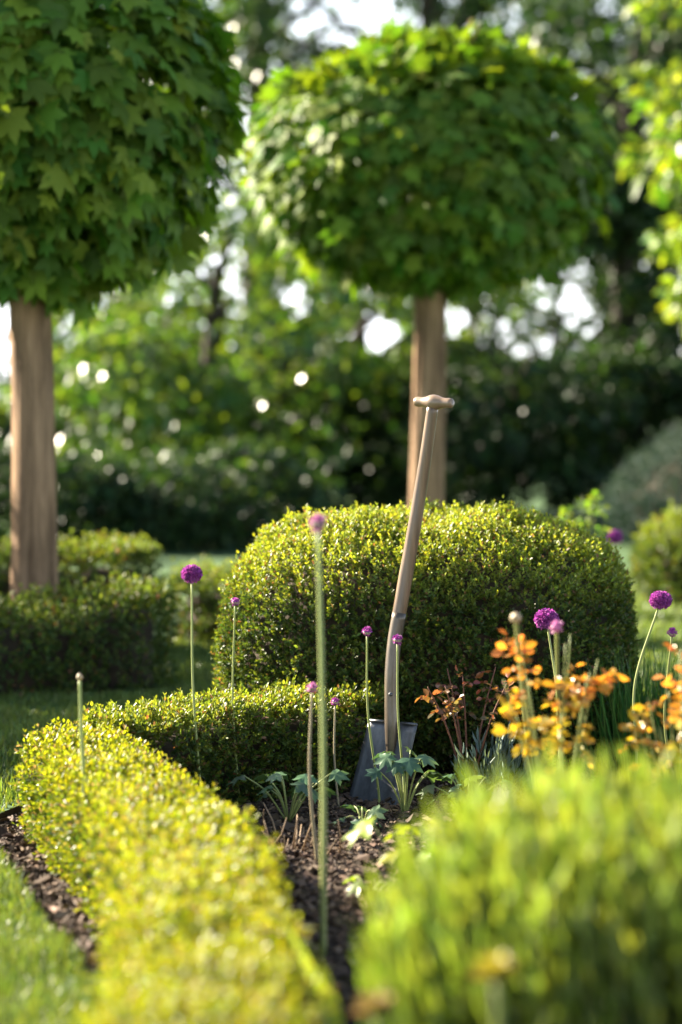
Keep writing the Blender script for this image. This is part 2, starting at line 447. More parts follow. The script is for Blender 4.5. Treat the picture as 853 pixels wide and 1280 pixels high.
# ------------------------------------------------------------------ trees
def trunk_mesh(mb, base, top, r0, r1, n=28, m=60, rough=.06, flare=.25, seed=0, bend=0.0):
    base = np.array(base); top = np.array(top)
    ax = top - base; vs = []
    for j in range(m):
        t = j / (m - 1)
        c = base + ax * t + np.array([bend * math.sin(t * 3.1), 0, 0])
        r = r0 + (r1 - r0) * t + flare * r0 * math.exp(-t * 14)
        a = np.arange(n) / n * 2 * math.pi
        d = np.stack([np.cos(a), np.sin(a), 0 * a], -1)
        q = np.stack([np.cos(a) * 3, np.sin(a) * 3, np.full(n, t * 2.5)], -1)
        rr = r * (1 + rough * (vnoise(q, .5, seed) * .5 + .55 * vnoise(q * np.array([2.4, 2.4, .6]), .9, seed + 1)))
        vs.append(c + d * rr[:, None])
    f = []
    for j in range(m - 1):
        for i in range(n): f.append((j * n + i, j * n + (i + 1) % n, (j + 1) * n + (i + 1) % n, (j + 1) * n + i))
    f.append(tuple((m - 1) * n + i for i in range(n)))
    mb.add(np.concatenate(vs), f)

def globe_maple(name, label, base, r0, r1, cz, rx, rz_up, rz_dn, count, leaf, seed, lean=0.0, inner=.35):
    th = thing(name, label, 'tree', base, 'mop-head maple trees')
    base = np.array(base); cc = base + np.array([lean, 0, cz])
    t = MB(); trunk_mesh(t, base, cc + np.array([0, 0, -rz_dn * .2]), r0, r1, n=64, m=90, rough=.085, seed=seed, bend=.012)
    for k in range(11):
        a = k * 2.4; e = .25 + .5 * (k % 3)
        d = np.array([math.cos(a) * math.cos(e), math.sin(a) * math.cos(e), math.sin(e)])
        s0 = cc + np.array([0, 0, -rz_dn * .55 + .04 * k])
        end = s0 + d * rx * .85
        tube(t, smooth_path([s0, s0 + d * rx * .35 + np.array([0, 0, .05]), end], 8), np.linspace(r1 * .45, .006, 8), 8)
    t.build('trunk', M['bark'], th)
    n = count
    dirs = unit(randn(n)); e = 2.1
    hz = np.where(dirs[:, 2] > 0, rz_up, rz_dn)
    r = (np.abs(dirs[:, 0] / rx) ** e + np.abs(dirs[:, 1] / rx) ** e + np.abs(dirs[:, 2] / hz) ** e) ** (-1 / e)
    depth = np.where(rng.uniform(size=n) < .62, rng.uniform(.93, 1.03, n), rng.uniform(.45, .95, n))
    p = dirs * r[:, None]
    lump = 1 + .05 * vnoise(p, 1.5, seed + 20) + .04 * vnoise(p, 3.7, seed + 21)
    depth = np.where(rng.uniform(size=n) < .035, rng.uniform(1.03, 1.13, n), depth)
    p = p * (depth * lump)[:, None]
    out = unit(p / np.array([rx, rx, rz_up]))
    tipd = unit(out * .55 + np.array([0, 0, -.85]) + randn(n, .33))
    top = out[:, 2] > .55
    tipd[top] = unit(out[top] * np.array([1.4, 1.4, .2]) + randn(int(top.sum()), .5))
    nrm = unit(out * .9 + np.array([0, 0, .45]) + randn(n, .33))
    ln = leaf * rng.uniform(.5, 1.25, n)
    sc = np.stack([ln * rng.uniform(.9, 1.1, n), ln, ln * rng.uniform(.2, 1.6, n)], -1)
    young = np.clip(rng.beta(1.1, 3.5, n) * .9 + np.where(out[:, 2] > .5, .25, 0) * rng.uniform(0, 1, n), 0, 1)  # crown top gets paler leaves as painted sunlight, over random young ones
    mb = MB(); mb.inst(MAPLE_V, MAPLE_F, p + cc, frames(tipd, nrm), sc, young)
    # leaf stalks
    mb.build('crown', M['maple'], th)
    return th

GAPS = []     # openings of the woodland where the sky shows: (px, py, rx, ry, strength)
def gap_keep(p):
    px, py = project(p)
    keep = np.ones(len(p), bool)
    wob = 1 + .35 * vnoise(p, .55, 50)
    hole = vnoise(p, 2.3, 60) * .55 + rng.normal(0, .12, len(p))
    for (cx, cy, rx, ry, st) in GAPS:
        q = np.sqrt(((px - cx) / rx) ** 2 + ((py - cy) / ry) ** 2) * wob
        keep &= ~((q < 1) & (hole < (st - .62) * 2.4 + .35 * (1 - q)))
    return keep

def woodland_tree(name, label, px, d, z0, z1, rad, clumps, per, leaf, mat, young=.3, trunk=.14, cat='tree', spread=.30, group=None, dense_low=True, gap=True, xy=None, flat=1.0, lit_top=0.3):
    X = P(px, 505, d)[0] if xy is None else xy
    base = np.array([X, d, 0.0]); cz = (z0 + z1) / 2; hz = (z1 - z0) / 2
    th = thing(name, label, cat, base, group)
    dirs = unit(randn(clumps)); rr = rng.uniform(.25, 1.0, clumps) ** .55
    c = dirs * rr[:, None] * np.array([rad, rad * .8 * flat, hz]) + np.array([X, d, cz])
    c[:, 2] = np.maximum(c[:, 2], .12)
    t = MB()
    top = np.array([X, d, max(z1 - hz * .5, z0 + .3)])
    if trunk > 0:
        trunk_mesh(t, base, top, trunk, trunk * .35, 14, 24, .08, .35, seed=int(px) % 37 + 1, bend=rng.uniform(-.15, .15))
        for k in range(min(clumps, 26)):
            e = c[k]; zb = min(max(z0 + .1, e[2] - .5 * np.linalg.norm(e[:2] - base[:2]) - .1), top[2])
            s0 = np.array([X, d, zb])
            tube(t, smooth_path([s0, (s0 + e) / 2 + np.array([0, 0, .1]), e], 7), np.linspace(trunk * .3, .008, 7), 6)
        t.build('trunk', M['bark_dark'], th)
    N_ = clumps * per
    cr = rng.uniform(.6, 1.3, clumps) * spread
    off = randn(N_) ; off = unit(off) * (rng.uniform(0, 1, N_) ** .45)[:, None] * np.array([1.15, 1.15, .75])
    p = np.repeat(c, per, 0) + off * np.repeat(cr, per)[:, None]
    keep = p[:, 2] > .03
    if gap: keep &= gap_keep(p)
    p = p[keep]; off = off[keep]; n = len(p)
    out = unit(off + (p - np.array([X, d, cz])) / np.array([rad, rad, hz]) * .6)
    tipd = unit(out * .7 + np.array([0, 0, -.55]) + randn(n, .5))
    nrm = unit(out * .4 + np.array([0, 0, .9]) + randn(n, .5))
    ln = leaf * rng.uniform(.6, 1.3, n)
    sc = np.stack([ln * rng.uniform(.55, .8, n), ln, ln], -1)
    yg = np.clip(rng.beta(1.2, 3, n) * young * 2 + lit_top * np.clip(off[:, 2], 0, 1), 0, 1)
    mb = MB(); mb.inst(LEAF_V, LEAF_F, p, frames(tipd, nrm), sc, yg)
    mb.build('crown', mat, th)
    return th

# ================================================================== SETTING
# soil base sheet reaching the horizon
mb = MB(); R_ = 400.0
mb.add([(-R_, -R_, 0), (R_, -R_, 0), (R_, R_, 0), (-R_, R_, 0)], [(0, 1, 2, 3)])
tag(mb.build('soil', M['soil'], smooth=False), None, None, kind='structure')

bed_outline = [(-.10, .4), (-.20, 2.2), (-.27, 3.2), (-.40, 3.95), (-.565, 4.55), (-.73, 5.15), (-.83, 5.5), (-.74, 5.92), (-.45, 6.25), (-.42, 6.7), (-.42, 7.2), (-.2, 7.75), (.4, 7.9), (1.2, 7.7), (2.4, 7.4), (4.5, 7.2), (4.5, .4)]
bo = smooth_path([(a, b, 0) for a, b in bed_outline[:14]], 90)
bo = [(p[0], p[1]) for p in bo] + bed_outline[14:]
bm = bmesh.new()
LZ = .028
inner = [bm.verts.new((a, b, LZ)) for a, b in bo]
outer = [bm.verts.new(v) for v in ((-R_, -R_, LZ), (R_, -R_, LZ), (R_, R_, LZ), (-R_, R_, LZ))]
ed = [bm.edges.new((inner[i], inner[(i + 1) % len(inner)])) for i in range(len(inner))] + [bm.edges.new((outer[i], outer[(i + 1) % 4])) for i in range(4)]
bmesh.ops.triangle_fill(bm, use_beauty=True, use_dissolve=False, edges=ed, normal=(0, 0, 1))
low = [bm.verts.new((a + .006 * random.uniform(-1, 1), b, -.02)) for a, b in bo]
for i in range(len(bo)):
    j = (i + 1) % len(bo)
    bm.faces.new((inner[i], inner[j], low[j], low[i])).material_index = 1
me = bpy.data.meshes.new('lawn'); bm.to_mesh(me); bm.free(); me.materials.append(M['lawn']); me.materials.append(M['soil'])
lawn = bpy.data.objects.new('lawn', me); col.objects.link(lawn); tag(lawn, None, None, kind='structure')

def inside_bed(p):
    x, y = p[:, 0], p[:, 1]; c = np.zeros(len(p), bool); n = len(bo)
    for i in range(n):
        x1, y1 = bo[i]; x2, y2 = bo[(i + 1) % n]
        cond = ((y1 > y) != (y2 > y)) & (x < (x2 - x1) * (y - y1) / (y2 - y1 + 1e-12) + x1)
        c ^= cond
    return c

# short grass of the lawn
def grass_patch(mb, x0, x1, y0, y1, n, h, w):
    p = np.stack([rng.uniform(x0, x1, n), rng.uniform(y0, y1, n), np.full(n, LZ - .002)], -1)
    p = p[~inside_bed(p)]
    px, py = project(p); p = p[(px > -160) & (px < 1010)]
    n = len(p)
    ax = unit(np.array([0, 0, 1.0]) + randn(n, .42) * np.array([1, 1, .2]))
    tufty = 1 + .35 * vnoise(p, 2.3, 31)
    ln = h * rng.uniform(.5, 1.25, n) * tufty
    sc = np.stack([w * rng.uniform(.7, 1.3, n), ln, ln], -1)
    mb.inst(BLADE_V, BLADE_F, p, frames(ax, randn(n)), sc, np.clip(rng.beta(1.5, 2.5, n) + .15 * vnoise(p, 1.1, 33), 0, 1))
mb = MB()
grass_patch(mb, -1.1, .0, 3.0, 5.6, 62000, .030, .0035)
grass_patch(mb, -1.6, -.2, 5.6, 9.8, 60000, .034, .005)
grass_patch(mb, .6, 2.4, 7.6, 14.0, 40000, .034, .007)
tag(mb.build('short_grass', M['grass']), 'short mown grass of the garden lawn', 'grass', kind='stuff')

# bark chips and crumbs on the bed
mb = MB()
def chips(x0, x1, y0, y1, n, s):
    p = np.stack([rng.uniform(x0, x1, n), rng.uniform(y0, y1, n), rng.uniform(0, .016, n)], -1)
    p = p[inside_bed(p)]; n = len(p)
    ax = unit(randn(n) * np.array([1, 1, .35])); nm = unit(np.array([0, 0, 1.]) + randn(n, .5))
    l = s * rng.lognormal(0, .5, n)
    sc = np.stack([l * rng.uniform(.3, .6, n), l, l * rng.uniform(.1, .3, n)], -1)
    mb.inst(CUBE_V * (1 + rng.uniform(-.25, .25, (8, 3))), CUBE_F, p, frames(ax, nm), sc, rng.beta(1.3, 2.6, n))
chips(-.85, -.2, 3.2, 6.0, 16000, .0095)
chips(-.35, .7, 3.0, 6.6, 30000, .0095)
chips(-.85, .7, 3.0, 6.6, 1500, .020)
n = 420
p = np.stack([rng.uniform(-.85, .7, n), rng.uniform(3.2, 6.5, n), rng.uniform(.008, .022, n)], -1); p = p[inside_bed(p)]; n = len(p)
ln = rng.uniform(.015, .04, n)
mb.inst(LEAF_V, LEAF_F, p, frames(unit(randn(n) * np.array([1, 1, .2])), unit(np.array([0, 0, 1.]) + randn(n, .4))), np.stack([ln * .5, ln, ln * 1.5], -1), rng.uniform(.6, 1, n))
n = 260
p = np.stack([rng.uniform(-.4, .6, n), rng.uniform(3.2, 6.4, n), rng.uniform(0, .012, n)], -1); p = p[inside_bed(p)]; n = len(p)
ln = rng.uniform(.012, .032, n)
mb.inst(CUBE_V * np.array([[.8], [1.1], [.9], [1.0], [.7], [1.2], [1.0], [.85]]), CUBE_F, p, frames(unit(randn(n)), randn(n)), np.stack([ln, ln * .9, ln * .7], -1), rng.uniform(0, .25, n))
tag(mb.build('bark_mulch', M['chip'], smooth=False), 'brown bark mulch spread over the planting bed', 'mulch', kind='stuff')

# ================================================================== CLIPPED BOX
dome('box_dome', 'large dark green clipped box dome with sunlit top behind the spade', 'topiary', (.242, 6.86, 0),   .575, .55, .668, 20000, M['box'], .86, e=2.9, zmid=.44, young=.23, top_young_lit=1.0, bump=.02)

hedge_run('box_hedge', 'sunlit yellow-green low box hedge running towards the camera', 'hedge', [(-.17, 2.2), (-.172, 2.9), (-.205, 3.6), (-.285, 4.4), (-.46, 5.1), (-.60, 5.55)], .255, .205, 6400, M['box_lit'], .9, young=.5, top_young_lit=.85, corner=.06, pairs=4)
hedge_run('box_hedge', 'low shaded box hedge with green tips ending beside the clipped dome', 'hedge', [(-.50, 5.80), (-.30, 6.06), (-.10, 6.22), (-.02, 6.28)], .26, .235, 5800, M['box'], .95, young=.3, top_young_lit=.5, corner=.05, pairs=4)

hedge_run('box_hedge', 'wide curved clipped hedge left on the lawn in front of maple trunk', 'hedge', [(-2.3, 7.7), (-1.7, 7.95), (-1.2, 8.05), (-.78, 8.28)], .40, .32, 3000, M['box_far'], 1.3, young=.3, top_young_lit=.6, corner=.10, hts=[.27, .27, .28, .30, .35], pairs=3)
hedge_run('box_hedge', 'taller rounded hedge behind the thicker left maple trunk', 'hedge', [(-2.4, 9.3), (-1.6, 9.35), (-.98, 9.5)], .5, .42, 2200, M['box_far'], 1.5, young=.3, top_young_lit=.7, corner=.18, pairs=3)
hedge_run('box_hedge', 'dark far hedge with lit top between left hedges and dome', 'hedge', [(-.50, 9.85), (-.1, 9.65), (.4, 9.65), (.8, 9.9)], .4, .29, 2200, M['box_far'], 1.5, young=.25, top_young_lit=.9, corner=.12, pairs=3)
dome('box_ball', 'round clipped box ball with yellow top at far right edge', 'topiary', (1.95, 11.9, 0), .48, .46, .43, 4200, M['box_far'], 1.9, e=2.3, zmid=.5, young=.3, top_young_lit=1.0, pairs=3)
dome('yew_mound', 'large blue-green clipped mound behind the yellow-topped box ball', 'topiary', (3.62, 16.5, 0), 1.80, 1.5, 1.0, 15000, M['yew'], 2.2, e=2.0, zmid=.25, young=.4, top_young_lit=.4, pairs=3)

# ================================================================== MAPLES
bl = P(38, 800, 8.75); globe_maple('maple_tree', 'left mop-head maple cropped by the frame with thicker pale brown trunk', (bl[0] + .02, 8.75, 0), .088, .067, 2.12, .70, .62, .66, 4700, .130, 3, lean=-.03)
br = P(529, 640, 11.5); globe_maple('maple_tree', 'right mop-head maple with full round crown above the clipped dome', (br[0], 11.5, 0), .085, .070, 2.15, .81, .51, .54, 7000, .115, 9, lean=.03)

# ================================================================== WOODLAND
GAPS += [(650, 405, 105, 50, .72), (585, 395, 50, 40, .72), (430, 20, 80, 42, .70), (8, 420, 30, 60, .9), (285, 345, 45, 45, .66), (700, 130, 32, 70, .7), (690, 365, 60, 40, .8),
         (370, 370, 30, 25, .7), (465, 412, 42, 32, .80), (640, 55, 60, 40, .45), (310, 180, 16, 70, .7), (770, 400, 35, 30, .7), (320, 590, 1, 1, 0)]
WG = 'woodland trees behind the garden'
W = woodland_tree
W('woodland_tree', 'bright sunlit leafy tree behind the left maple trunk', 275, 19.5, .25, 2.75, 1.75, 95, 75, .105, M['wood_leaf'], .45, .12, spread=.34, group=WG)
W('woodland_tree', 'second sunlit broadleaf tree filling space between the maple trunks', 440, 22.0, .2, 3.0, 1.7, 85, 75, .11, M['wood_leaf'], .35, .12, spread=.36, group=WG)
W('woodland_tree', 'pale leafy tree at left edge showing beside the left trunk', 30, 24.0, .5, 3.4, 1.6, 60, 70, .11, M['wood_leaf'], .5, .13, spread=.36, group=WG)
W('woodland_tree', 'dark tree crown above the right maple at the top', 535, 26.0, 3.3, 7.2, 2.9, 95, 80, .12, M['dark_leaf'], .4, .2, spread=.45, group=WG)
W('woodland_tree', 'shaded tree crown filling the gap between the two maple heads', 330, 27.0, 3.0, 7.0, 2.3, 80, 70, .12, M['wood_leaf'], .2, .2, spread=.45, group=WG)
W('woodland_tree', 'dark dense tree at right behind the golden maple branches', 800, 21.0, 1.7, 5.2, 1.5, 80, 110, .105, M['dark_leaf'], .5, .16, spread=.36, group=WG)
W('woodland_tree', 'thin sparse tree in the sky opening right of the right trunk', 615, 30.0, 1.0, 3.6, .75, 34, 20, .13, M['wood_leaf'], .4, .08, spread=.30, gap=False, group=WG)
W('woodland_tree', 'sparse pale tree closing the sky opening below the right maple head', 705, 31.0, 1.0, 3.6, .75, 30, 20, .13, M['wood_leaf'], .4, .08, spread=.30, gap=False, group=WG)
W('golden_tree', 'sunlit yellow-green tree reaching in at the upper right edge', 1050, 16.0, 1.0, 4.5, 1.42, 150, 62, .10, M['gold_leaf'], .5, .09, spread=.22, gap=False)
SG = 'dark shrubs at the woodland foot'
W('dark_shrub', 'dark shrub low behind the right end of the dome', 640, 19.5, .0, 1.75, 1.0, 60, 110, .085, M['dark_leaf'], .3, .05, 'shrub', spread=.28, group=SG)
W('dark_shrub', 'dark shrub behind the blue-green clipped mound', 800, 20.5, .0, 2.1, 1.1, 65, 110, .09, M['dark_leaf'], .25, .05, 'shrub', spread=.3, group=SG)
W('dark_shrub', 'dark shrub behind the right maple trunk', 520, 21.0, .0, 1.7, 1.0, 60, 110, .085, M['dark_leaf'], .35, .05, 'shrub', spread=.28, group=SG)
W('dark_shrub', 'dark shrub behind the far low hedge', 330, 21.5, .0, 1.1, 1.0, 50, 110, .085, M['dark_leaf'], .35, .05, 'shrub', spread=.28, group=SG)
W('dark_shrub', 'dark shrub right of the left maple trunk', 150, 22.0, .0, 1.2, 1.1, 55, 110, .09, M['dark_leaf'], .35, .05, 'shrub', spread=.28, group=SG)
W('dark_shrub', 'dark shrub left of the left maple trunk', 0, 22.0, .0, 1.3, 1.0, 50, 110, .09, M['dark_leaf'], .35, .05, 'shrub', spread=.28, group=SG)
for i, (px, d, z1, lab) in enumerate([
        (-30, 15.6, .74, 'low dark shrub beyond the rounded hedge at the left edge'),
        (95, 16.2, .70, 'low dark shrub right of the left trunk beyond the rounded hedge'),
        (205, 16.0, .62, 'low dark shrub above the far hedge between trunk and dome'),
        (310, 16.6, .72, 'low dark shrub beyond left shoulder of the dome')]):
    W('dark_shrub', lab, px, d, .0, z1, .55, 34, 90, .06, M['dark_leaf'], .3, .03, 'shrub', spread=.2, group=SG)
for i, (px, d, z0, z1, r, lab) in enumerate([
        (-60, 33, .3, 7.5, 2.6, 'distant hazy tree furthest left behind the left trunk'),
        (170, 35, .3, 6.5, 2.6, 'distant tree above the bright left tree'),
        (400, 34, .2, 6.0, 2.4, 'distant tree between the two maple heads'),
        (590, 36, .2, 3.1, 2.4, 'low distant tree under the largest sky opening'),
        (760, 34, .2, 8.0, 2.3, 'distant tall tree right of the right maple head'),
        (930, 33, .2, 8.0, 2.5, 'distant tall tree furthest right behind the golden tree')]):
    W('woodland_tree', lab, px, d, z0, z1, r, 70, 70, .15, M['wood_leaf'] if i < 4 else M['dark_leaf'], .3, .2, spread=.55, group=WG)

# unseen shrubs added beyond the left edge to shade the lawn
W('shade_shrub', 'unseen tall shrub added outside the left edge to shade the back lawn', 0, 8.9, .2, 2.55, 1.0, 70, 110, .08, M['wood_leaf'], .3, .06, 'shrub', spread=.26, gap=False, xy=-4.2)
W('shade_shrub', 'second unseen shade shrub added outside the left edge behind the first', 0, 10.8, .2, 2.8, 1.1, 70, 110, .08, M['wood_leaf'], .3, .06, 'shrub', spread=.26, gap=False, xy=-4.6)
W('shade_shrub', 'third unseen shade shrub added outside the left edge farthest back', 0, 12.8, .2, 2.8, 1.1, 60, 90, .08, M['wood_leaf'], .3, .06, 'shrub', spread=.26, gap=False, xy=-4.6)
# ================================================================== SPADE
def build_spade():
    base = G(476, 1006)
    root = thing('spade', 'old wooden T-handled garden spade stuck upright in the bed', 'spade', base)
    yaw = math.radians(-35)
    right = np.array([math.cos(yaw), math.sin(yaw), 0])        # blade width axis: right side towards camera
    back = np.array([-math.sin(yaw), math.cos(yaw), 0])
    # shaft
    px = [(541.5, 506, 6.05), (534, 560, 6.055), (526, 612, 6.06), (518, 660, 6.06), (509, 712, 6.06), (500.5, 760, 6.055), (493.5, 800, 6.05), (490, 840, 6.04)]
    pts = smooth_path([P(*q) for q in px], 40)
    rad = np.interp(np.linspace(0, 1, 40), [0, .1, .35, .6, .85, 1], [.0145, .0150, .0165, .0182, .0172, .0160])
    mb = MB(); tube(mb, pts, rad, 20, ell=.92); mb.build('shaft', M['spade_wood'], root)
    # steel strapped socket
    px = [(499.5, 766, 6.054), (493.2, 803, 6.049), (489.8, 842, 6.04), (489.5, 880, 6.035), (490.0, 905, 6.03), (489.0, 935, 6.025), (486, 960, 6.02)]
    pts = smooth_path([P(*q) for q in px], 30)
    rad = np.interp(np.linspace(0, 1, 30), [0, .08, .45, .68, .75, .88, 1], [.0180, .0182, .0172, .0180, .0165, .012, .004])
    mb = MB(); tube(mb, pts, rad, 20, ell=.95); so = mb.build('socket', M['strap'], root)
    for q in ((493.5, 800, 6.02), (488.5, 868, 6.01)):
        c = P(*q); m2 = MB()
        tube(m2, [c + np.array([0, -.002, 0]), c + np.array([0, .004, 0])], [.0045, .0055], 10); m2.build('rivet', M['steel'], so)
    # grip: turned bar, lathe along axis
    c = P(542.5, 503, 6.05); ax = unit(right * 1.0 + np.array([0, 0, -.035]))
    prof = [(-.056, .001), (-.056, .0085), (-.053, .0115), (-.046, .0125), (-.036, .0118), (-.024, .0135), (-.010, .0185), (0, .0198), (.010, .0185), (.024, .0135), (.036, .0118), (.046, .0125), (.053, .0115), (.056, .0085), (.056, .001)]
    mb = MB(); tube(mb, [c + ax * t for t, _ in prof], [r for _, r in prof], 24); mb.build('grip', M['grip_wood'], root)
    # blade: slightly dished plate, treads folded at the top
    A = P(491, 903, 6.03); B = P(463, 1012, 6.00)
    down = B - A; n_ = 14; m_ = 14
    down = down * 1.35
    vs = []; 
    for side in (0, 1):
        for j in range(m_):
            t = j / (m_ - 1)
            for i in range(n_):
                u = i / (n_ - 1) * 2 - 1
                w = .073 + .004 * t
                dish = .010 * (1 - u * u) * (1 - t) + .004 * math.sin(t * 3)
                p = A + down * t + right * (u * w) + back * (dish + side * .0032) 
                vs.append(p)
    f = []
    k = n_ * m_
    for j in range(m_ - 1):
        for i in range(n_ - 1):
            q = (j * n_ + i, j * n_ + i + 1, (j + 1) * n_ + i + 1, (j + 1) * n_ + i)
            f.append(q[::-1]); f.append(tuple(k + z for z in q))
    ring = [i for i in range(n_)] + [j * n_ + n_ - 1 for j in range(1, m_)] + [(m_ - 1) * n_ + i for i in range(n_ - 2, -1, -1)] + [j * n_ for j in range(m_ - 2, 0, -1)]
    for a, b in zip(ring, ring[1:] + ring[:1]): f.append((a, b, k + b, k + a))
    mb = MB(); mb.add(vs, f); mb.build('blade', M['steel'], root)
    for s in (-1, 1):
        m2 = MB()
        q = [A + right * (s * .024) + back * .004, A + right * (s * .072) + back * .001]
        tube(m2, q, [.0035, .0035], 8); m2.build('tread', M['steel'], root)
build_spade()

# ================================================================== ALLIUMS
def allium(label, head, foot, d0, d1, r, kind, stem_r=.0032, stemmat='stem', squash=1.0, mid=None):
    h = P(head[0], head[1], d0)
    f = G(foot[0], foot[1]) if d1 is None else P(foot[0], foot[1], d1)
    f = np.array(f)
    root = thing('allium', label, 'flower', (f[0], f[1], 0.0), 'alliums in the planting bed')
    pts = [np.array([f[0] + (f[0] - h[0]) * .05, f[1], 0.0]), f, f * .5 + h * .5 + np.array([rng.normal(0, .009), 0, 0]), h]
    if f[2] < .02: pts = pts[1:]
    sp = smooth_path(pts, 26)
    mb = MB(); tube(mb, sp, np.linspace(stem_r * 1.15, stem_r * .8, 26), 8); mb.build('stem', M[stemmat], root)
    up = unit(h - pts[-2])
    mb = MB()
    if kind == 'ball':
        n = 190
        i = np.arange(n) + .5; ph = np.arccos(1 - 2 * i / n * .92); th_ = i * 2.39996
        d = np.stack([np.sin(ph) * np.cos(th_), np.sin(ph) * np.sin(th_), np.cos(ph)], -1)
        c = h + up * r * .75
        for k in range(5):
            a = k * 1.2566; u = unit(np.cross(d, unit(randn(n)))); w = np.cross(d, u)
            q = unit(d * .9 + (math.cos(a) * u + math.sin(a) * w) * .75)
            base = c + d * np.array([1, 1, squash]) * (r * .68 * rng.uniform(.9, 1.05, n))[:, None]
            ln = np.full(n, r * .46) * rng.uniform(.75, 1.2, n); mb.inst(LEAF_V, LEAF_F, base, frames(q, d + 0 * q), np.stack([ln * .5, ln, ln], -1), rng.beta(2, 2, n))
        sp = MB()
        v, fc = grid_core(lambda u_, v_: c + r * .52 * np.array([math.cos(u_ * 6.2832) * math.cos((v_ - .5) * 3.1416), math.sin(u_ * 6.2832) * math.cos((v_ - .5) * 3.1416), squash * math.sin((v_ - .5) * 3.1416)]), 14, 9)
        mb.add(v, fc, .1)
        mb.build('flower_head', M['floret'], root)
    else:
        # bud: papery lower cup with florets opening on top
        mt = {'bud': 'floret', 'pinkbud': 'pink', 'closed': 'bud'}[kind]
        prof = [(0, .25), (.25, .62), (.6, .95), (1.0, 1.0), (1.4, .75), (1.8, .30), (2.0, .02)]
        m2 = MB(); tube(m2, [h + up * r * t for t, _ in prof[:4 if kind != 'closed' else 7]], [r * q * .8 for _, q in prof[:4 if kind != 'closed' else 7]], 12)
        m2.build('bud_sheath', M['bud'], root)
        if kind != 'closed':
            n = 90; d = unit(randn(n) + np.array([0, 0, .9])); c = h + up * r * .8
            ln = r * rng.uniform(.4, .65, n)
            mb.inst(LEAF_V, LEAF_F, c + d * r * .65, frames(unit(d + randn(n, .35)), randn(n)), np.stack([ln * .5, ln, ln], -1), rng.beta(2, 2, n))
            v, fc = grid_core(lambda u_, v_: c + r * .75 * np.array([math.cos(u_ * 6.2832) * math.cos((v_ - .5) * 3.1416), math.sin(u_ * 6.2832) * math.cos((v_ - .5) * 3.1416), 1.1 * math.sin((v_ - .5) * 3.1416)]), 12, 8)
            mb.add(v, fc, .2)
            mb.build('flower_head', M[mt], root)
    return root

allium('closed pinkish bud on thick green stem above the hedge corner', (100, 851), (105, 975), 5.0, 5.0, .0085, 'closed', .0043)
allium('round purple head on tall stem left of the box dome', (240, 727), (251, 990), 5.75, 5.75, .024, 'ball', squash=.85)
allium('small half-open purple bud before left edge of the box dome', (294, 757), (300, 1010), 5.85, None, .0105, 'bud', .0027)
allium('tallest blurred pink-purple bud on thick stem in the foreground', (398, 664), (404, 1200), 4.35, None, .0165, 'pinkbud', .0050)
allium('blurred pinkish bud just left of the tall foreground stem', (390, 866), (397, 1080), 5.2, None, .012, 'pinkbud', .0035, 'stem_tan')
allium('purple bud on brown stem just right of the tall foreground stem', (419, 882), (424, 1012), 5.9, None, .0105, 'bud', .0026, 'stem_tan')
allium('small purple bud on slanting stem left of the spade shaft', (459, 795), (473, 985), 5.85, 5.95, .0125, 'bud', .0029)
allium('small purple bud right before the bend of spade shaft', (497, 805), (506, 985), 5.85, 5.9, .0125, 'bud', .0029)
allium('blurred whitish closed bud on thick stem before the dome', (645, 775), (672, 1010), 4.55, None, .0135, 'closed', .0046)
allium('large bright purple head sharp against the dome above orange roses', (685, 785), (703, 960), 5.95, 5.95, .029, 'ball', squash=.78)
allium('blurred pink bud overlapping the large purple head above orange roses', (696, 787), (704, 1000), 4.9, None, .014, 'pinkbud', .0045)
allium('purple domed head on slanting stem at the far right', (823, 760), (796, 950), 6.0, 6.0, .027, 'ball', squash=.72)
allium('small violet bud at right edge beside the grass tuft', (840, 795), (850, 1010), 5.7, None, .0115, 'bud', .003)

# ================================================================== ROSES AND OTHER BED PLANTS
def leafy_bush(name, label, cat, base, ztop, spread, stems, per, leaf, mat, stem_mat, age_fn, zlow=.12, droop=.1, width=.6, stem_r=.003):
    base = np.array(base); root = thing(name, label, cat, (base[0], base[1], 0))
    ms = MB(); P_ = []; D_ = []
    for k in range(stems):
        a = rng.uniform(0, 6.28); rr = spread * math.sqrt(rng.uniform(0, 1))
        top = np.array([base[0] + rr * math.cos(a), base[1] + rr * math.sin(a), ztop * rng.uniform(.62, 1.0)])
        foot = np.array([base[0], base[1], 0])
        path = smooth_path([foot, foot * .45 + top * .55 + np.array([0, 0, .03]), top], 14)
        tube(ms, path, np.linspace(stem_r, stem_r * .4, 14), 6)
        t = rng.uniform(zlow, 1.0, per) ** .8
        q = np.stack([np.interp(t, np.linspace(0, 1, 14), path[:, i]) for i in range(3)], -1)
        P_.append(q)
    ms.build('stems', M[stem_mat], root)
    q = np.concatenate(P_); n = len(q)
    mb = MB()
    ang = rng.uniform(0, 6.28, n); d = np.stack([np.cos(ang), np.sin(ang), rng.normal(.25, .6, n)], -1); d = unit(d)
    side = unit(np.cross(d, [0, 0, 1.0]))
    ln = leaf * rng.uniform(.7, 1.25, n)
    age = age_fn(q, n)
    for off, sgn, s in ((.9, 0, 1.0), (.45, 1, .85), (.45, -1, .85), (.1, 1, .7), (.1, -1, .7)):
        dd = unit(d * (1.0 if sgn == 0 else .35) + side * sgn * .9 + np.array([0, 0, -droop]) + randn(n, .18))
        pos = q + d * (ln * (.35 + off))[:, None]
        nm = unit(np.array([0, 0, .6]) + randn(n, .8))
        l2 = ln * s
        mb.inst(LEAF_V, LEAF_F, pos, frames(dd, nm), np.stack([l2 * width, l2, l2], -1), np.clip(age + rng.normal(0, .15, n), 0, 1))
    mb.build('foliage', mat, root)
    return root

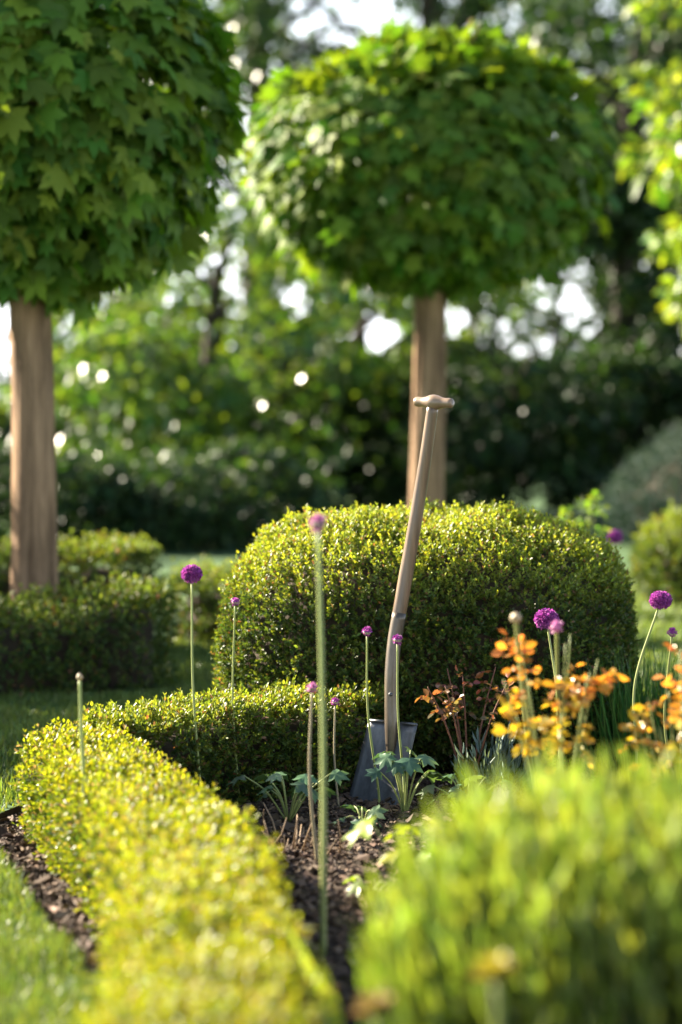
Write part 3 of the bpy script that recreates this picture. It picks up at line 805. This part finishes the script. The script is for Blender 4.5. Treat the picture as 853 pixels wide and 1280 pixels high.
b = P(695, 860, 4.75)
leafy_bush('rose_bush', 'blurred rose bush with orange young leaves before the dome', 'plant', (b[0], 4.75, 0), .555, .115, 12, 6, .027, M['bronze'], 'stem', lambda q, n: np.clip((q[:, 2] - .36) / .22, 0, 1), zlow=.45)
b = P(838, 880, 4.7)
leafy_bush('rose_bush', 'orange and yellow leaved rose bush at the right edge', 'plant', (b[0] + .03, 4.7, 0), .54, .13, 14, 6, .027, M['bronze'], 'stem', lambda q, n: np.clip((q[:, 2] - .30) / .25, 0, 1) * .9, zlow=.5)
b = G(572, 985)
leafy_bush('rose_bush', 'small reddish rose sprig growing before the dome right of spade', 'plant', (b[0] + .02, 6.1, 0), .34, .12, 6, 7, .022, M['redleaf'], 'redstem', lambda q, n: np.clip((q[:, 2] - .15) / .2, 0, 1), zlow=.35, stem_r=.0035)

def upright(name, label, cat, c, rx, ry, h, shoots, leaf, mat, width=.16, pairs=5, young=.5, flat=2.3, lean=.35, drop=.62):
    """mound of upright shoots with narrow leaves"""
    root = thing(name, label, cat, (c[0], c[1], 0))
    r = np.sqrt(rng.uniform(0, 1, shoots)) ** .8; a = rng.uniform(0, 6.28, shoots)
    x, y = r * np.cos(a), r * np.sin(a)
    zt = h * (1 - r ** flat * drop) * rng.uniform(.84, 1.08, shoots)
    tip = np.stack([c[0] + x * rx, c[1] + y * ry, zt], -1)
    ax = unit(np.stack([x * lean, y * lean, np.ones(shoots)], -1) + randn(shoots, .12))
    L = rng.uniform(.12, .3, shoots) * min(1, h / .4)
    mb = MB()
    ms = MB()
    foot = tip - ax * (L * 1.6)[:, None]; foot[:, 2] = np.maximum(foot[:, 2], 0)
    for i in range(0, shoots, 9):
        tube(ms, [np.array([c[0] + x[i] * rx * .55, c[1] + y[i] * ry * .55, 0]), foot[i] * .5 + tip[i] * .5, tip[i]], [.003, .0022, .001], 5)
    ms.build('stems', M['stem'], root)
    for k in range(pairs * 2):
        t = (k + rng.uniform(0, 1, shoots)) / (pairs * 2)
        u = unit(np.cross(ax, randn(shoots)))
        d = unit(ax * 1.0 + u * rng.uniform(.15, .6, shoots)[:, None])
        ln = leaf * rng.uniform(.7, 1.25, shoots)
        pos = tip - ax * (L * (1 - t))[:, None]
        ok = pos[:, 2] > .01
        mb.inst(LEAF_V, LEAF_F, pos[ok], frames(d[ok], (u + randn(shoots, .3))[ok]), np.stack([ln * width, ln, ln], -1)[ok], np.clip(young * (.2 + .9 * t) * np.clip(pos[:, 2] / h * 1.5 - .1, .05, 1.2) + rng.normal(0, .15, shoots), 0, 1)[ok])  # lower leaves take the dark colour: older growth plus painted inner shade
    mb.build('foliage', mat, root)
    return root

upright('upright_bush', 'big blurred lime green bush of upright narrow leaves bottom right', 'plant', (.55, 3.06, 0), .53, .36, .488, 2500, .038, M['lav'], .17, 5, .6, flat=8.0, lean=.22, drop=.42)
upright('lavender', 'small grey-green lavender tuft before dome beside reddish rose sprig', 'plant', (.38, 6.05, 0), .10, .08, .18, 24, .040, M['silver'], .14, 5, .5, lean=.5)

# grass tuft right of the dome
root_mb = MB()
n = 1500
c = np.array([.90, 6.55, 0]); a = rng.uniform(0, 6.28, n); r = np.sqrt(rng.uniform(0, 1, n)) * .24
p = c + np.stack([r * np.cos(a) * 1.25, r * np.sin(a), 0 * r], -1)
ax = unit(np.stack([np.cos(a) * r * 1.3, np.sin(a) * r * 1.3, np.ones(n)], -1) + randn(n, .13))
ln = rng.uniform(.24, .40, n)
root_mb.inst(BLADE_V, BLADE_F, p, frames(ax, randn(n)), np.stack([rng.uniform(.0035, .006, n), ln, ln * .6], -1), rng.beta(2, 2, n))
tag(root_mb.build('grass_tuft', M['tuft']), 'dense green grass tuft standing at right of the dome', 'grass tuft')
bpy.data.objects['grass_tuft'].location = (0, 0, 0)

# broad-leaved plants
def rosette(name, label, base, leaves, size, mat, ztop, spread, young=.4, stem='stem', tilt=.5, cat='plant'):
    base = np.array(base); root = thing(name, label, cat, (base[0], base[1], 0))
    ms = MB(); mb = MB()
    for k in range(leaves):
        a = k * 2.4 + rng.uniform(-.4, .4); rr = spread * rng.uniform(.35, 1)
        e = np.array([base[0] + rr * math.cos(a), base[1] + rr * math.sin(a), ztop * rng.uniform(.55, 1.0)])
        f = np.array([base[0], base[1], 0])
        tube(ms, smooth_path([f, f * .5 + e * .5 + np.array([0, 0, .02]), e], 8), np.linspace(.0026, .0016, 8), 6)
        d = unit(np.array([[math.cos(a), math.sin(a), -tilt + rng.normal(0, .2)]]))
        nm = unit(np.array([[math.cos(a) * .4, math.sin(a) * .4, 1.0]]) + randn(1, .25))
        l = size * rng.uniform(.75, 1.2)
        mb.inst(MAPLE_V, MAPLE_F, e[None] - d * l * .12, frames(d, nm), np.array([[l * 1.1, l, l * 1.3]]), np.clip(young + rng.normal(0, .2), 0, 1))
    ms.build('stems', M[stem], root); mb.build('leaves', mat, root)
rosette('leafy_plant', 'blue-green lobed plant growing right before the spade blade', (.155, 5.82, 0), 13, .062, M['bluegreen'], .17, .085, .3)
rosette('leafy_plant', 'green lobed plant at the foot of the shaded hedge', (-.125, 5.72, 0), 15, .058, M['bluegreen'], .13, .11, .45)
rosette('leafy_plant', 'small bluish seedling leaves on mulch left of the blade', (.05, 5.60, 0), 8, .045, M['bluegreen'], .06, .06, .2)
rosette('leafy_plant', 'yellow lit lobed plant at left edge of the lime bush', (.155, 4.55, 0), 12, .075, M['broad'], .26, .11, .7, tilt=.4)

rosette('leafy_plant', 'low green lobed plant on mulch beneath the reddish rose sprig', (.30, 5.75, 0), 11, .055, M['bluegreen'], .12, .09, .5)
rosette('leafy_plant', 'small pale lobed seedling on open mulch right of tall foreground stem', (.06, 4.75, 0), 7, .04, M['broad'], .06, .06, .25)
def strap_plant(name, label, base, specs, mat, cat='plant'):
    """arching tongue-shaped leaves: specs = (direction, length, width, rise)"""
    base = np.array(base); root = thing(name, label, cat, (base[0], base[1], 0)); 
    for a, L, w, rise in specs:
        mb = MB(); vs = []; m = 12
        d = np.array([math.cos(a), math.sin(a), 0]); s = np.array([-math.sin(a), math.cos(a), 0])
        for j in range(m):
            t = j / (m - 1)
            c = base + d * L * t * (.35 + .3 * t) + np.array([0, 0, rise * (math.sin(t * 2.1) / math.sin(2.1) if False else t * (1.45 - .45 * t * t))])
            ww = w * math.sin(min(1, t * 1.15 + .12) * math.pi) ** .8 * .5 + .0008
            for q in (-1, -.5, 0, .5, 1): vs.append(c + s * ww * q + d * abs(q) * ww * -.35)
        f = [(j * 5 + i, j * 5 + i + 1, j * 5 + i + 6, j * 5 + i + 5) for j in range(m - 1) for i in range(4)]
        mb.add(vs, f, rng.uniform(.3, .8)); mb.build('leaf', mat, root)
strap_plant('tulip_plant', 'blurred broad green leaves rising at hedge foot bottom centre', (-.005, 3.35, 0), [(2.75, .17, .042, .285), (1.9, .16, .036, .22), (-2.2, .16, .038, .19)], M['broad'])
strap_plant('tulip_plant', 'blurred broad lime leaves at left foot of the lime bush', (.105, 3.3, 0), [(2.9, .17, .045, .29), (1.9, .14, .038, .25), (-2.6, .18, .042, .22)], M['broad'])

# dry stalks on the mulch
root = thing('dry_stalks', 'dry brown cut stalks on mulch left of centre', 'dry stalks', (-.08, 5.35, 0))
for k in range(26):
    q = np.array([-.09 + rng.normal(0, .06), 5.4 + rng.normal(0, .16), 0]); dd = unit(np.array([rng.normal(0, .5), rng.normal(0, .5), 1])); L = rng.uniform(.03, .11)
    mb = MB(); tube(mb, [q, q + dd * L * .5 + randn(1, .003)[0], q + dd * L], [.0026, .002, .0014], 6, age=rng.uniform(0, 1)); mb.build('stalk', M['straw'], root)

# yellow flower at the bottom
def bloom(label, c, r, mat, name='yellow_flower'):
    c = np.array(c); root = thing(name, label, 'flower', (c[0], c[1], 0))
    ms = MB(); tube(ms, smooth_path([(c[0] + .02, c[1], 0), (c[0] + .01, c[1], c[2] * .6), c], 10), .003, 7); ms.build('stem', M['stem'], root)
    mb = MB(); n = 46; i = np.arange(n); a = i * 2.39996; el = .1 + 1.1 * i / n
    d = np.stack([np.cos(a) * np.cos(el), np.sin(a) * np.cos(el), np.sin(el)], -1)
    ln = r * rng.uniform(.8, 1.05, n); nm = unit(np.array([0, 0, 1.]) - d * d[:, 2:] + randn(n, .1))
    mb.inst(LEAF_V, LEAF_F, np.repeat(c[None], n, 0), frames(d, nm), np.stack([ln * .45, ln, ln], -1), rng.uniform(0, 1, n)); mb.build('petals', mat, root)
bloom('blurred yellow flower low before the lime bush', P(618, 1222, 2.60), .030, M['yellow'])
bloom('blurred tan faded flower at the bottom edge centre', P(470, 1268, 2.8), .032, M['tan'], 'faded_flower')

# far right perennials behind the dome
b = P(728, 700, 9.6)
leafy_bush('perennial', 'loose pale green perennial behind right shoulder of the dome', 'plant', (b[0], 9.6, 0), .66, .14, 9, 6, .036, M['broad'], 'stem', lambda q, n: np.full(n, .12), zlow=.3)
allium('tiny blurred purple head behind the right shoulder of the dome', (769, 678), (765, 790), 9.5, 9.5, .028, 'ball')

# ================================================================== LIGHT, SKY, CAMERA
EL = math.radians(28); AZ = math.radians(57)          # azimuth from +Y towards -X
sv = Vector((-math.sin(AZ) * math.cos(EL), math.cos(AZ) * math.cos(EL), math.sin(EL)))
sun = bpy.data.lights.new('sun', 'SUN'); sun.energy = 5.0; sun.angle = math.radians(.5); sun.color = (1.0, .88, .70)
so = bpy.data.objects.new('sun', sun); col.objects.link(so); so.rotation_euler = sv.to_track_quat('Z', 'Y').to_euler(); so.location = (-6, 4, 8)

w = bpy.data.worlds.new('World'); scene.world = w; w.use_nodes = True
nt = w.node_tree; bg = nt.nodes['Background']
sky = nt.nodes.new('ShaderNodeTexSky'); sky.sky_type = 'NISHITA'; sky.sun_disc = False
sky.sun_elevation = EL; sky.sun_rotation = -AZ
sky.air_density = 1.0; sky.dust_density = 1.5; sky.ozone_density = 1.0
# bright thin cloud low over the horizon
tc = nt.nodes.new('ShaderNodeTexCoord'); sx = nt.nodes.new('ShaderNodeSeparateXYZ'); nt.links.new(tc.outputs['Generated'], sx.inputs[0])
cf = nt.nodes.new('ShaderNodeMapRange'); cf.interpolation_type = 'SMOOTHSTEP'
cf.inputs['From Min'].default_value = .06; cf.inputs['From Max'].default_value = .24; cf.inputs['To Min'].default_value = 1.0; cf.inputs['To Max'].default_value = 0.0
nt.links.new(sx.outputs['Z'], cf.inputs['Value'])
cn = nt.nodes.new('ShaderNodeTexNoise'); cn.inputs['Scale'].default_value = 5.0; cn.inputs['Detail'].default_value = 5.0
nt.links.new(tc.outputs['Generated'], cn.inputs['Vector'])
cm = nt.nodes.new('ShaderNodeMapRange'); cm.inputs['From Min'].default_value = .3; cm.inputs['From Max'].default_value = .6; cm.inputs['To Min'].default_value = .55
nt.links.new(cn.outputs['Fac'], cm.inputs['Value'])
mu = nt.nodes.new('ShaderNodeMath'); mu.operation = 'MULTIPLY'; nt.links.new(cf.outputs[0], mu.inputs[0]); nt.links.new(cm.outputs[0], mu.inputs[1])
mx = nt.nodes.new('ShaderNodeMix'); mx.data_type = 'RGBA'; nt.links.new(mu.outputs[0], mx.inputs['Factor'])
nt.links.new(sky.outputs[0], mx.inputs['A']); mx.inputs['B'].default_value = (13.5, 14.0, 14.5, 1)
nt.links.new(mx.outputs['Result'], bg.inputs[0]); bg.inputs[1].default_value = .054

cam = bpy.data.cameras.new('camera'); cam.sensor_fit = 'VERTICAL'; cam.sensor_height = 36; cam.sensor_width = 24; cam.lens = 85
cam.clip_start = .05; cam.clip_end = 1200
cam.dof.use_dof = True; cam.dof.focus_distance = 6.0; cam.dof.aperture_fstop = 1.9
co = bpy.data.objects.new('camera', cam); col.objects.link(co); co.location = (0, 0, CAM_Z); co.rotation_euler = (math.pi / 2 - PITCH, 0, 0)
scene.camera = co
vs = scene.view_settings; vs.view_transform = 'Standard'; vs.look = 'None'; vs.exposure = 2.5; vs.gamma = 1.0; vs.use_curve_mapping = False
scene.render.engine = 'CYCLES'
c = scene.cycles
c.use_denoising = True; c.denoiser = 'OPENIMAGEDENOISE'; c.denoising_input_passes = 'RGB_ALBEDO_NORMAL'
c.use_adaptive_sampling = False
c.max_bounces = 6; c.diffuse_bounces = 3; c.glossy_bounces = 2; c.transmission_bounces = 4; c.transparent_max_bounces = 4
c.sample_clamp_indirect = 6.0; c.sample_clamp_direct = 40.0; c.caustics_reflective = False; c.caustics_refractive = False
